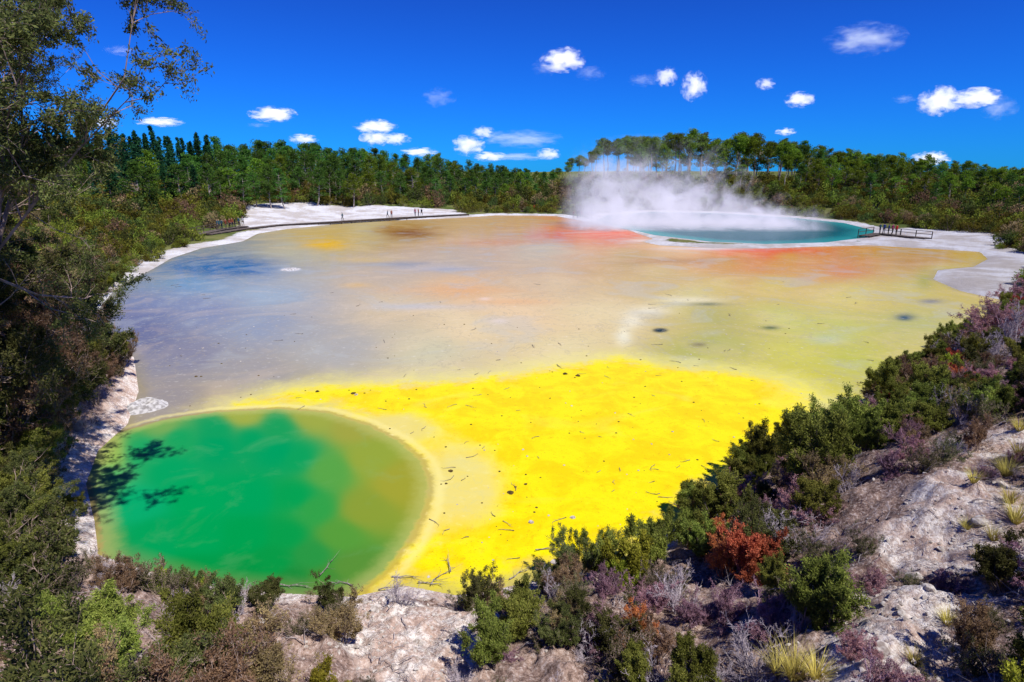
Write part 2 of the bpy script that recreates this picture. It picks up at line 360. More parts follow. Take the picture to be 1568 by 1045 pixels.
tree(TALL,-14.9,14.2,1.06,.0,'tall_manuka_tree'); tree(TREE1,-16.2,15.2,1.25,1.9,'manuka_tree'); tree(TREE1,-19.5,19.5,1.3,.6,'manuka_tree')
tree(TREE2,-15.6,17.4,1.18,.05,'dry_manuka_tree'); tree(TREE2,-18.0,20.6,1.25,.3,'dry_manuka_tree'); tree(TREE2,-20.8,25,1.2,.1,'dry_manuka_tree')
for i,(x,y,s,k) in enumerate([(-10.9,11.6,.62,4),(-12.2,12.9,.8,3),(-13.5,14.6,.85,4),(-14.9,16.6,.9,3),(-16.6,18.4,1.0,4),(-19.0,21.6,.95,3),(-21.8,24.6,1.0,4),(-24.5,28,1.05,3),(-28.8,32,1.0,4),(-34,39,1.0,3),(-39,45,1.0,4),(-17.5,16.5,1.3,4),(-9.6,9.6,.55,3),(-12.5,10.8,.9,4)]):
    tree(TREE3 if k==3 else TREE4,x,y,s,i*1.7,'manuka_tree')

# flax / tussock clumps
def tussock(seed,n,L):
    R=np.random.default_rng(seed);a=Acc(); an=R.uniform(0,6.28,n); P=np.stack([np.cos(an)*.05,np.sin(an)*.05,0*an],1); d=norm(np.stack([np.cos(an)*R.uniform(.1,.7,n),np.sin(an)*R.uniform(.1,.7,n),np.ones(n)],1))
    w=np.stack([-np.sin(an),np.cos(an),0*an],1)*.006; LL=L*R.uniform(.5,1,(n,1)); W=w
    for k in range(5):
        q=P+d*LL/5; W2=W*(1-.2*(k+1)) if k<4 else W*.02
        V=np.stack([P-W,P+W,q+W2,q-W2],1).reshape(-1,3); a.add(V,np.arange(4*n).reshape(-1,4),0); P=q;W=W2 if k<4 else W; d=norm(d+np.stack([np.cos(an),np.sin(an),-np.ones(n)*1.1],1)*.13)
    return a.mesh('tussock_%d'%seed,(foliage('tussock_blades_%d'%seed,(.30,.25,.05),(.60,.50,.16),hue=.01),))
TU=[tussock(1,110,.75),tussock(2,170,.6)]
for u,v,s in [(1215,1040,1.4),(1250,1040,1.1),(1190,1035,1.0),(1555,800,1.2),(1540,730,1.4),(1500,860,.8),(1560,700,1.2),(1478,815,.7),(1545,770,1.0),(1520,830,.9),(1490,740,.9),(1560,660,1.1),(1450,960,.8),(1530,900,.9),(1400,1020,.7)]:
    x,y,z=on_ground(u,v); obj('tussock_grass',TU[rng.integers(2)],None,(x,y,z-.03),(0,0,rng.uniform(0,6)),s)

# ------------------------------------------------------------------ terrain & water sheets
def polar_grid(azs,rs):
    A,R_=np.meshgrid(np.radians(azs),rs); X=np.sin(A)*R_; Y=np.cos(A)*R_; n,m=X.shape
    i=np.arange(n*m).reshape(n,m); Q=np.stack([i[:-1,:-1],i[:-1,1:],i[1:,1:],i[1:,:-1]],-1).reshape(-1,4)
    return X.ravel(),Y.ravel(),Q,n,m
azs=np.concatenate([np.arange(-180,-58,3),np.arange(-58,58,.22),np.arange(58,180.1,3)])
rs=np.concatenate([[0.3],np.geomspace(1.2,5,20)[:-1],np.geomspace(5,30,260)[:-1],np.geomspace(30,260,200)[:-1],np.geomspace(260,4500,30)])
X,Y,Q,n_,m_=polar_grid(azs,rs); d=water(X,Y); Z=height(X,Y,d)
def attr(me,name,typ,data):
    a=me.attributes.new(name,typ,'POINT'); a.data.foreach_set('color' if typ=='FLOAT_COLOR' else 'value',np.asarray(data,np.float32).ravel())
wS=np.maximum(1-ss(1.0,5,d), 1-ss(-1,3,sdf(TERR,X,Y))); wS=np.maximum(wS,1-ss(-.5,3,sdf(RT,X,Y))); wS=np.maximum(wS,1-ss(-.5,2,sdf(PEN,X,Y)))
far=ss(40,60,np.hypot(X,Y)); wS=wS*far
for a_,b_,_,r_ in WHITE+FRONTW: wS=np.maximum(wS,1-ss(r_*.8,r_*2.0,np.hypot(X-a_,Y-b_)))
wS=np.maximum(wS,(1-ss(.4,1.6,d))*(1-far)*.7)
M_ground,nt,ns,lk=mat('ground_pumice')
g=N(nt,'ShaderNodeNewGeometry'); pos=g.outputs['Position']
a1=N(nt,'ShaderNodeAttribute',attribute_name='sinter'); a2=N(nt,'ShaderNodeAttribute',attribute_name='far')
n1=noise(nt,pos,1.3,6,.68); n2=noise(nt,pos,11,5,.75); n3=noise(nt,pos,.16,5,.65)
litter=mix(nt,mr(nt,n1,.35,.65),(.22,.14,.115),(.44,.31,.25)); litter=mix(nt,mr(nt,n2,.52,.62),litter,(.58,.47,.42)); litter=mix(nt,mr(nt,n2,.48,.40,0,.7),litter,(.10,.065,.055))
farc=mix(nt,mr(nt,n3,.4,.6),(.08,.11,.03),(.17,.17,.06)); soil=mix(nt,a2.outputs['Fac'],litter,farc)
wh=mix(nt,mr(nt,n1,.40,.62),(.84,.77,.71),(.58,.42,.34)); wh=mix(nt,mr(nt,n2,.47,.58,0,.65),wh,(.36,.25,.20)); wh=mix(nt,mr(nt,n2,.44,.38,0,.6),wh,(.88,.84,.80))
whf=mix(nt,mr(nt,n3,.40,.6,0,.8),(.64,.63,.64),(.42,.37,.33)); whf=mix(nt,mr(nt,n1,.45,.65,0,.4),whf,(.36,.32,.28)); wh=mix(nt,a2.outputs['Fac'],wh,whf)
f=math_(nt,'ADD',a1.outputs['Fac'],math_(nt,'MULTIPLY',math_(nt,'SUBTRACT',n1,.5),1.4)); col=mix(nt,mr(nt,f,.35,.6),soil,wh)
bs=N(nt,'ShaderNodeBsdfDiffuse',i_Roughness=.9); lk.new(col,bs.inputs[0])
bp=N(nt,'ShaderNodeBump',i_Strength=1,i_Distance=.12); lk.new(math_(nt,'ADD',n1,math_(nt,'MULTIPLY',n2,.9)),bp.inputs['Height']); lk.new(bp.outputs[0],bs.inputs['Normal'])
o=N(nt,'ShaderNodeOutputMaterial'); lk.new(bs.outputs[0],o.inputs[0])
me=mesh_q('ground',np.stack([X,Y,Z],1),Q,None,(M_ground,),True); attr(me,'sinter','FLOAT',wS); attr(me,'far','FLOAT',far); obj('ground',me)

# water sheets
azs=np.arange(-48,48,.16); vs=np.concatenate([np.arange(315,420,.7),np.arange(420,960,1.6)])[::-1]
rs=np.array([H/math.tan(math.atan(-ray(784,v)[2]/ray(784,v)[1])) for v in vs])
X,Y,Q,n_,m_=polar_grid(azs,rs); dl=sdf(LAKE,X,Y); dc=sdf(CHAMP,X,Y)
CU,CV=chart(X,Y)
def idw(ctrl,p=3.2,vy=2.2,warp=1.,soft=18):
    C=np.array([c[:2] for c in ctrl],float); K=np.array([lin(c[2:]) for c in ctrl]); out=np.zeros((len(X),3)); ws=np.zeros(len(X))
    wu=CU+(fbm(X*.12+5,Y*.12)-.5)*80*warp; wv=CV+(fbm(X*.1+50,Y*.1)-.5)*30*warp
    for (a,b),k in zip(C,K):
        w=1/((np.hypot(wu-a,(wv-b)*vy)+soft)**p); out+=w[:,None]*k; ws+=w
    return out/ws[:,None]
base_ctrl=[(160,490,114,117,138),(230,470,134,144,162),(300,430,122,158,178),(280,540,138,136,144),(250,600,154,146,138),(310,612,172,158,130),(380,570,164,158,148),(400,500,152,160,168),(500,540,178,175,162),(320,480,138,146,162),(220,520,122,124,140),  # grey-lavender points at the left have some sky reflection painted into the lake colour
(400,450,165,180,182),(450,390,194,188,155),(330,395,140,150,150),(500,362,216,184,92),(620,352,190,148,66),(560,350,212,194,132),(700,360,218,180,118),(800,345,214,170,105),(870,355,228,130,58),(940,362,222,100,34),
(820,380,210,194,145),(700,400,202,180,134),(600,420,204,183,142),(600,470,220,197,146),(720,440,234,190,122),(800,480,240,209,152),(700,500,234,211,156),(850,440,220,192,138),(900,480,234,213,152),(650,540,210,202,158),
(850,530,230,213,152),(950,400,194,160,80),(1000,420,210,181,100),(1060,460,220,205,122),(1100,490,188,180,86),(1080,530,182,182,86),(1100,440,222,197,96),(1100,400,216,164,60),(1200,400,224,162,46),
(1300,400,212,148,30),(1400,400,200,148,32),(1200,440,222,197,84),(1300,450,222,204,94),(1400,440,214,196,78),(1450,425,208,186,40),(1400,490,194,190,96),(1300,500,202,200,88),(1210,490,206,204,96),
(1200,540,210,204,80),(1300,550,196,196,70),(1200,600,208,200,56),(1150,660,194,180,34),(1100,386,236,118,36),(1170,385,244,100,26),(1250,385,226,138,40),(1030,378,230,182,115),(950,850,170,158,26),(820,885,160,145,22),(700,900,180,158,18),
(560,660,216,180,62),(660,700,216,182,64),(690,760,224,184,48),(640,820,216,176,36),(750,720,228,192,46),(450,612,200,180,78)]
pool_ctrl=[(220,690,26,152,82),(330,680,0,146,78),(420,690,0,146,78),(300,760,0,150,74),(380,820,0,144,64),(450,760,4,146,66),(450,700,10,147,74),(380,760,0,148,74),(210,770,6,156,92),(240,820,2,147,74),(300,820,0,147,70),(260,720,4,150,80),(440,820,6,142,60),(480,780,44,146,58),(420,860,6,138,56),(480,850,36,136,54),(150,735,80,172,98),(155,690,140,172,80),(500,720,80,150,56),(560,700,136,152,46),(560,780,126,144,42),(330,658,14,146,76),(420,655,24,146,72),(270,668,20,150,76),(380,670,4,146,76),
(610,740,148,148,40),(520,820,78,142,46),(450,890,24,126,46),(370,632,150,160,52),(470,634,146,156,52),(250,648,110,156,70),(300,880,2,138,58),(380,885,2,134,54),(540,650,148,150,50),(180,850,14,144,74),(540,870,80,132,44),(500,890,60,126,42)]
bc=idw(base_ctrl)*.86; pc=idw(pool_ctrl,7,1.35,.25,22)*1.0
dy=sdf(YEL,X,Y); dp=sdf(POOL,X,Y)
wt=np.exp(-(((CU-700)/75)**2+((CV-745)/70)**2))+np.exp(-(((CU-600)/60)**2+((CV-655)/22)**2)); 
spots=[(362,411,50,10,(0,85,135),1.4),(330,408,95,15,(40,110,165),.75),(500,374,30,7,(250,195,0),1.2),(1011,506,13,4,(14,50,44),3),(1180,502,13,3,(100,115,50),1),(1070,528,14,4,(110,110,50),.8),(1385,487,14,5,(40,80,90),1.2),
(1425,462,20,4,(110,110,120),.5),(955,515,12,16,(252,244,200),.6),(968,492,18,12,(250,240,198),.6),(995,476,34,8,(248,236,190),.65),(1050,460,50,5,(244,232,180),.6),(1085,466,26,3,(110,118,70),.6),(445,413,16,3,(235,235,240),3),(743,458,10,2.5,(250,232,215),1),(765,492,14,4,(250,226,195),.6),
(625,357,40,8,(150,90,20),.75),(930,359,70,7,(232,84,10),.95),(1010,369,40,2.5,(240,225,215),1),(1090,381,60,2.2,(235,225,215),.9),(1180,383,70,3.4,(244,92,8),1.2),(1415,430,14,14,(185,175,20),.8),(1265,520,26,8,(190,204,150),.5),(1020,400,80,5,(180,125,40),.55),(620,405,60,4,(160,160,150),.6),(680,412,60,5,(175,178,178),.5),(545,437,26,4,(230,190,105),.6),(780,462,70,6,(240,188,120),.5),(640,470,80,5,(208,206,200),.4),(200,500,60,30,(106,110,138),.5),(1290,415,40,14,(226,142,16),.6),(560,398,50,4,(224,192,110),.5),(700,445,90,8,(238,180,104),.45),(760,372,60,5,(226,160,80),.5)]  # the large grey-lavender spot at the left adds to the painted sky reflection
for u,v,ru,rv,c,hd in spots:
    wx=(fbm(X*.35+u,Y*.35)-.47)*.9; e=((CU-u)/ru)**2+((CV-v)/rv)**2; e=np.maximum(e*(1+wx*1.6),0)
    w=np.clip(np.exp(-e**max(1,hd*.8))*min(1,hd+.25),0,1)[:,None]; bc=bc*(1-w)+lin(c)*.85*w
yn=np.clip(1-wt*1.15,0,1)

def water_mat(name,champ=False):
    m,nt,ns,lk=mat(name); g=N(nt,'ShaderNodeNewGeometry'); pos=g.outputs['Position']
    A=lambda s:N(nt,'ShaderNodeAttribute',attribute_name=s)
    nf=noise(nt,pos,.55,5,.62,.6); nm=noise(nt,pos,2.6,4,.65); nfine=noise(nt,pos,14,3,.7); nbig=noise(nt,pos,.13,4,.6,1.2)
    if champ:
        col=mix(nt,mr(nt,A('dc').outputs['Fac'],-6,-.3),(.0,.10,.13),(.02,.26,.26))
    else:
        base=A('base').outputs['Color']
        base=mix(nt,mr(nt,nbig,.48,.66,0,.36),base,mix(nt,.5,base,(.82,.62,.34)))
        base=mix(nt,mr(nt,nbig,.48,.32,0,.34),base,(.47,.49,.43))
        vein=mr(nt,math_(nt,'ABSOLUTE',math_(nt,'SUBTRACT',nf,.5)),.0,.018,.40,0); base=mix(nt,vein,base,(.38,.33,.22))
        base=mix(nt,mr(nt,nm,.55,.8,0,.4),base,(.84,.80,.66)); base=mix(nt,mr(nt,nm,.42,.3,0,.25),base,(.40,.36,.28)); base=mix(nt,mr(nt,nfine,.64,.72,0,.55),base,(.22,.18,.12))
        yel=mix(nt,mr(nt,nf,.40,.62),(.86,.74,.003),(.86,.61,.001)); yel=mix(nt,mr(nt,nm,.55,.72,0,.5),yel,(.90,.78,.012)); yel=mix(nt,mr(nt,nbig,.45,.3,0,.35),yel,(.86,.76,.10))
        yel=mix(nt,mr(nt,nm,.44,.30,0,.6),yel,(.70,.46,.003)); yel=mix(nt,mr(nt,nfine,.60,.68,0,.8),yel,(.44,.29,.01))
        dd=math_(nt,'ADD',A('dy').outputs['Fac'],math_(nt,'ADD',math_(nt,'MULTIPLY',math_(nt,'SUBTRACT',nf,.5),3.2),math_(nt,'MULTIPLY',math_(nt,'SUBTRACT',nm,.5),2.2)))
        yf=math_(nt,'MULTIPLY',mr(nt,dd,.9,-1.1),mr(nt,math_(nt,'ADD',A('yn').outputs['Fac'],math_(nt,'MULTIPLY',math_(nt,'SUBTRACT',nf,.5),.9)),.1,.8))
        halo=mr(nt,dd,3.4,-.2,0,.6); base=mix(nt,halo,base,(.82,.74,.20))
        col=mix(nt,yf,base,yel)
        dpn=math_(nt,'ADD',A('dp').outputs['Fac'],math_(nt,'MULTIPLY',math_(nt,'SUBTRACT',nm,.5),.45))
        rim=mr(nt,math_(nt,'ABSOLUTE',math_(nt,'ADD',dpn,-.08)),.0,.20,.6,0); 
        pc_=mix(nt,mr(nt,nf,.52,.75,0,.12),A('pool').outputs['Color'],(.20,.46,.20))
        edge=mr(nt,dpn,-.8,-.05,0,.45); pc_=mix(nt,edge,pc_,(.50,.50,.14))
        pf=mr(nt,dpn,.10,-.12); col=mix(nt,pf,col,pc_); 
        lip=mr(nt,math_(nt,'ABSOLUTE',math_(nt,'ADD',dpn,-.45)),.0,.3,.5,0); col=mix(nt,lip,col,(.84,.74,.26)); col=mix(nt,rim,col,(.34,.26,.05))
        col=mix(nt,mr(nt,A('dl').outputs['Fac'],-.9,.1,0,.4),col,(.30,.24,.09))
    bp=N(nt,'ShaderNodeBump',i_Strength=.22,i_Distance=.02); lk.new(noise(nt,pos,5,2,.5),bp.inputs['Height'])
    df=N(nt,'ShaderNodeBsdfDiffuse'); lk.new(col,df.inputs[0])
    gl=N(nt,'ShaderNodeBsdfGlossy',i_Roughness=.11); lk.new(bp.outputs[0],gl.inputs['Normal'])
    fr=N(nt,'ShaderNodeFresnel',i_IOR=1.33); ms=N(nt,'ShaderNodeMixShader'); lk.new(math_(nt,'MULTIPLY',fr.outputs[0],.5),ms.inputs[0]); lk.new(df.outputs[0],ms.inputs[1]); lk.new(gl.outputs[0],ms.inputs[2])
    o=N(nt,'ShaderNodeOutputMaterial'); lk.new(ms.outputs[0],o.inputs[0]); return m
def sheet(name,mask,m,z,attrs):
    q=Q[mask[Q].any(1)]; used=np.unique(q); re=np.zeros(len(X),int); re[used]=np.arange(len(used))
    me=mesh_q(name,np.stack([X[used],Y[used],np.full(len(used),z)],1),re[q],None,(m,),True)
    for k,(t,dta) in attrs.items():
        dta=dta[used]
        if t=='FLOAT_COLOR': dta=np.concatenate([dta,np.ones((len(dta),1))],1)
        attr(me,k,t,dta)
    return obj(name,me)
sheet('lake',(dl<.8),water_mat('lake_surface'),0.0,{'base':('FLOAT_COLOR',bc),'pool':('FLOAT_COLOR',pc),'dy':('FLOAT',dy),'dp':('FLOAT',dp),'yn':('FLOAT',yn),'dl':('FLOAT',dl)})
sheet('hot_spring_pool',(dc<.5),water_mat('hot_spring_water',True),.05,{'dc':('FLOAT',dc)})

# ------------------------------------------------------------------ debris on the shallows
M_stone=plain('pale_stone',(.60,.55,.50),(.34,.28,.24),12); M_dstick=plain('driftwood',(.30,.26,.24),(.10,.08,.07),10)
def sticks(a,P,L,R,rad=.012,zl=.03):
    for (x,y) in P:
        an=R.uniform(0,6.28); p=np.array([x,y,zl]); k=R.integers(2,5); l=L*R.uniform(.3,1)
        for i in range(k):
            an+=R.normal()*.35; q=p+np.array([math.cos(an),math.sin(an),R.normal()*.05])*l/k; q[2]=max(q[2],.02)
            a.tubes(p[None],q[None],np.array([rad*(1-i/k*.6)]),np.array([rad*(1-(i+1)/k*.6)]),0,5); p=q
            if R.random()<.5:
                b=an+R.choice([-.8,.8]); q2=p+np.array([math.cos(b),math.sin(b),.1])*l*.25; a.tubes(p[None],q2[None],np.array([rad*.5]),np.array([rad*.15]),0,4)
R=np.random.default_rng(5); a=Acc()
pts=[surv(u,v) for u,v in zip(R.uniform(420,1150,90),R.uniform(560,880,90))]; pts=[p for p in pts if sdf(POOL,np.array([p[0]]),np.array([p[1]]))[0]>.3 and sdf(LAKE,np.array([p[0]]),np.array([p[1]]))[0]<-.5]
sticks(a,pts,.6,R,.012); pts=[surv(u,v) for u,v in zip(R.uniform(250,1350,36),R.uniform(430,570,36))]; sticks(a,pts,.9,R,.018)
obj('scattered_twigs',a.mesh('scattered_twigs',(M_dstick,)))
def rock_mesh(seed,mat_,sc_=1):
    R=np.random.default_rng(seed); import bmesh
    bm=bmesh.new(); bmesh.ops.create_icosphere(bm,subdivisions=2,radius=1)
    o_=R.uniform(0,9,3)
    from mathutils import noise as mn
    for v in bm.verts:
        k=1+.45*mn.noise(v.co*1.1+Vector(o_))+.15*mn.noise(v.co*3+Vector(o_)); v.co*=k; v.co.z*=.55
    me=bpy.data.meshes.new('rock_%d'%seed); bm.to_mesh(me); bm.free(); me.materials.append(mat_); return me
RK=[rock_mesh(i,M_stone) for i in range(3)]; RD=[rock_mesh(9+i,plain('dark_stone_%d'%i,(.14,.09,.03),(.06,.045,.02))) for i in range(2)]
peb=empty('scattered_stones')
for i in range(320):
    u,v=R.uniform(250,1250),R.uniform(480,890); x,y=surv(u,v); xx,yy=np.array([x]),np.array([y])
    if sdf(POOL,xx,yy)[0]<.3 or sdf(LAKE,xx,yy)[0]>-.3: continue
    obj('stone_%d'%i,(RK if R.random()<.4 else RD)[R.integers(2)],peb,(x,y,.003),(0,0,R.uniform(0,6)),R.uniform(.012,.036)*(1+y/50))
for u,v,s,dk in [(782,755,.11,1),(813,800,.09,0),(877,793,.09,0),(690,722,.09,1),(683,741,.05,1),(805,742,.06,1),(848,862,.1,0),(716,730,.03,1),(597,657,.04,1),(541,603,.12,1),(545,605,.1,0),(840,790,.04,0),(865,573,.13,1),(885,576,.13,1),(486,600,.1,1),(300,577,.08,1),(308,577,.06,1)]:
    x,y=surv(u,v); obj('lake_stone',(RD if dk else RK)[0],None,(x,y,.01),(0,0,u),s)
for i,(u,v) in enumerate([(1475,818),(1440,845),(1420,905),(1400,885),(1380,940),(1330,985),(1350,1000),(1310,1010),(1440,880),(1465,870),(1500,800),(640,985),(575,935),(600,915),(820,940),(400,955),(330,935)]):
    x,y,z=on_ground(u,v); obj('pumice_boulder',RK[i%3],None,(x,y,z+.02),(.2,.1,i),R.uniform(.06,.14))
rub=empty('pumice_rubble')
for lst in (WHITE,FRONTW):
    for a_,b_,_,r_ in lst:
        for i in range(100):
            x=a_+R.normal()*r_*1.0; y=b_+R.normal()*r_*1.0
            if water(np.array([x]),np.array([y]))[0]<.1: continue
            obj('rubble',RK[R.integers(3)],rub,(x,y,float(height(x,y))),(R.uniform(0,1),0,R.uniform(0,6)),R.uniform(.012,.05))
a=Acc()
def branch(pts,r0,a,R):
    P=np.array(pts,float); n=len(P)-1; a.tubes(P[:-1],P[1:],r0*(1-np.arange(n)/(n+.5)),r0*(1-np.arange(1,n+1)/(n+.5)),0,6)
    for i in range(1,n):
        for k in range(2):
            dd=P[i+1]-P[i]; dd=dd/np.linalg.norm(dd)+R.normal(size=3)*.6; q=P[i]+dd*np.linalg.norm(P[i+1]-P[i])*R.uniform(.5,1.1); q2=q+(dd+R.normal(size=3)*.4)*.12
            q[2]=max(q[2],.01);q2[2]=max(q2[2],.01)
            a.tubes(P[i][None],q[None],np.array([r0*.4]),np.array([r0*.2]),0,4); a.tubes(q[None],q2[None],np.array([r0*.2]),np.array([r0*.06]),0,3)
def wander(x,y,n,step,an,lift=.05):
    pts=[]
    for k in range(n): pts.append((x,y,max(float(height(x,y)),0)+.03+R.uniform(0,lift))); an+=R.normal()*.4; x+=math.cos(an)*step; y+=math.sin(an)*step
    return pts
for i in range(460):
    x=R.uniform(-9,16); y=R.uniform(3,17); dd=water(np.array([x]),np.array([y]))[0]
    if dd<.2 or dd>11: continue
    branch(wander(x,y,5,.15,R.uniform(0,6.28),.12),R.uniform(.006,.015),a,R)
obj('fallen_twigs',a.mesh('fallen_twigs',(plain('grey_dead_wood',(.52,.46,.45),(.26,.21,.20),14),)))
a=Acc()
for u,v,an in [(430,900,0),(600,885,.2),(640,895,-.6),(690,880,1.7),(820,846,.2),(905,840,.3),(740,905,1.2),(660,900,1.4),(780,890,.3),(580,905,-.3),(490,885,1.2),(540,900,2.5),(860,870,.1)]:
    x,y=surv(u,v); branch(wander(x,y,5,.20,an,.08),.018,a,R)
obj('driftwood_branches',a.mesh('driftwood_branches',(plain('bleached_wood',(.36,.32,.31),(.16,.13,.12),14),)))
def mound(name,u,v,r,h):
    x0,y0=surv(u,v); rr=np.linspace(0,1,16); an=np.linspace(0,2*math.pi,41)[:-1]
    prof=h*(np.exp(-((rr-.45)/.24)**2)) ; A,RR=np.meshgrid(an,rr); w=1+.15*(fbm(np.cos(A)*2+u,np.sin(A)*2)-.5)*2
    Xm=np.cos(A)*RR*r*w; Ym=np.sin(A)*RR*r*w; Zm=np.repeat(prof[:,None],40,1)*(.7+.6*fbm(Xm*4+3,Ym*4))-.02-.03*(RR>.97)
    i=np.arange(16*40).reshape(16,40); Qm=np.stack([i[:-1],np.roll(i[:-1],-1,1),np.roll(i[1:],-1,1),i[1:]],-1).reshape(-1,4)[:,::-1]
    obj(name,mesh_q(name,np.stack([Xm.ravel(),Ym.ravel(),Zm.ravel()],1),Qm,None,(plain(name+'_sinter',(.58,.56,.55),(.30,.28,.27),5),),True),None,(x0,y0,.01))
mound('sinter_mound',222,623,1.15,.28)
mound('sinter_cone',445,413,1.3,.14)

# ------------------------------------------------------------------ boardwalk, railings, people
M_deck=plain('deck_timber',(.16,.13,.115),(.08,.065,.055),3); M_rail=plain('rail_timber',(.12,.095,.08),(.06,.045,.04),3)
def boardwalk(name,pix,w=1.7,z=.55,rail=True,railz=1.0):
    P=poly(pix); a=Acc()
    for i in range(len(P)-1):
        A_,B_=P[i],P[i+1]; L=np.hypot(*(B_-A_)); an=math.atan2(B_[1]-A_[1],B_[0]-A_[0]); dx,dy_=(B_-A_)/L; nx,ny=-dy_,dx
        k=int(L/.3)
        for j in range(k):
            c=A_+(B_-A_)*(j+.5)/k; a.box((c[0],c[1],z),(.27,w,.05),0,an)
        m=(A_+B_)/2
        for sd in(-1,1): a.box((m[0]+nx*sd*w*.42,m[1]+ny*sd*w*.42,z-.155),(L,.08,.25),1,an)
        k=max(1,int(L/2.4))
        for j in range(k+1):
            c=A_+(B_-A_)*j/k*.999
            for sd in(-1,1):
                top=z+railz if (rail and sd==1) else z-.03
                a.box((c[0]+nx*sd*(w/2+.06),c[1]+ny*sd*(w/2+.06),(top-1.0)/2),(.1,.1,top+1.0),1,an)
        if rail:
            for hz in(railz-.03,railz*.5): a.box((m[0]+nx*(w/2+.06),m[1]+ny*(w/2+.06),z+hz+.05),(L,.06,.08),1,an)
    return obj(name,a.mesh(name,(M_deck,M_rail)))
boardwalk('boardwalk',[(318,364),(372,355),(430,348.5),(520,343),(620,336.5),(715,331.5)],rail=False)
boardwalk('boardwalk',[(1322,366),(1345,362),(1372,365),(1420,370)],z=.5)
boardwalk('viewing_platform',[(775,326.5),(825,326.5)],w=3,z=.5,railz=1.0)
boardwalk('boardwalk',[(300,366),(340,357),(375,352)],z=.7,rail=True)

def person_mesh(seed,pose):
    me=bpy.data.meshes.new('p')
    sw={'stand':0,'walk':.22,'photo':.03}[pose]; V=[(0,0,.95),(0,0,1.18),(0,0,1.40),(0,.01,1.50),(0,.02,1.60),(0,.015,1.70)]; r=[.15,.135,.15,.06,.09,.075]; E=[(0,1),(1,2),(2,3),(3,4),(4,5)]
    def ch(par,L):
        p=par
        for (c,rr) in L: V.append(c);r.append(rr);E.append((p,len(V)-1));p=len(V)-1
    ch(0,[((.1,0,.88),.1),((.11,sw,.5),.065),((.11,sw*.6-.02,.09),.045),((.12,sw*.6+.14,.04),.04)])
    ch(0,[((-.1,0,.88),.1),((-.11,-sw*.6,.5),.065),((-.11,-sw*1.5,.09),.045),((-.12,-sw*1.5+.14,.04),.04)])
    if pose=='photo':
        ch(2,[((.19,0,1.38),.06),((.25,.05,1.14),.045),((.14,.25,1.38),.035),((.06,.32,1.5),.035)]); ch(2,[((-.19,0,1.38),.06),((-.25,.05,1.14),.045),((-.14,.25,1.38),.035),((-.05,.32,1.5),.035)])
    else:
        ch(2,[((.19,0,1.38),.06),((.24,-sw*.5,1.10),.045),((.25,-sw*.7+.06,.86),.032),((.245,-sw*.7+.09,.76),.035)]); ch(2,[((-.19,0,1.38),.06),((-.24,sw*.5,1.10),.045),((-.25,sw*.7+.06,.86),.032),((-.245,sw*.7+.09,.76),.035)])
    me.from_pydata(V,E,[]); o=bpy.data.objects.new('tmp',me); sc.collection.objects.link(o)
    m=o.modifiers.new('s','SKIN'); 
    for i,x in enumerate(r): me.skin_vertices[0].data[i].radius=(x,x*.8)
    me.skin_vertices[0].data[0].use_root=True
    s=o.modifiers.new('ss','SUBSURF'); s.levels=1; s.render_levels=1
    dg=bpy.context.evaluated_depsgraph_get(); out=bpy.data.meshes.new_from_object(o.evaluated_get(dg)); bpy.data.objects.remove(o); return out
PM={p:person_mesh(0,p) for p in('stand','walk','photo')}
M_skin=plain('skin',(.5,.3,.22),(.45,.27,.2)); M_hair=plain('hair',(.05,.03,.02))
CL=[plain('cloth_%d'%i,c) for i,c in enumerate([(.5,.04,.04),(.04,.08,.3),(.45,.45,.45),(.03,.03,.035),(.30,.08,.05),(.05,.12,.16),(.35,.06,.15)])]
TR=[plain('trousers_%d'%i,c) for i,c in enumerate([(.04,.05,.09),(.03,.03,.03),(.12,.10,.08)])]
def person(u,v,z0,name='visitor'):
    pose=rng.choice(['stand','walk','photo'],p=[.5,.35,.15]); me=PM[pose].copy(); me.name='visitor'; me.materials.clear()
    for m in(TR[rng.integers(3)],CL[rng.integers(7)],M_skin,M_hair): me.materials.append(m)
    for p in me.polygons:
        c=p.center; p.use_smooth=True
        if c.z>1.68 or (c.z>1.56 and c.y<0): k=3
        elif c.z>1.47: k=2
        elif abs(c.x)>.19 and c.z<1.0 or c.y>.2 and c.z>1.0: k=2
        elif c.z>.93: k=1
        else: k=0
        p.material_index=k
    x,y=surv(u,v); obj(name,me,None,(x,y,z0),(0,0,rng.uniform(0,6.28)),rng.uniform(1.02,1.1))
for u,v in [(525,342.5),(594,338),(600,338),(636,335.3),(641,335),(646,334.6)]: person(u,v,.58)
for u,v in [(334,358),(341,357.5),(347,357),(353,355.5),(361,354.2),(367,353.4),(373,352.3),(337,358),(357,354.6)]: person(u,v,.73)
for u,v in [(878,336),(884,336.5),(890,336),(896,337),(901,336.5),(906,337.5)]: person(u,v,.3)
for u,v in [(1346,362.5),(1352,363),(1359,363.6),(1365,364.3),(1371,365)]: person(u,v,.53)
for u,v in [(786,326.5),(818,326.5)]: person(u,v,.53)

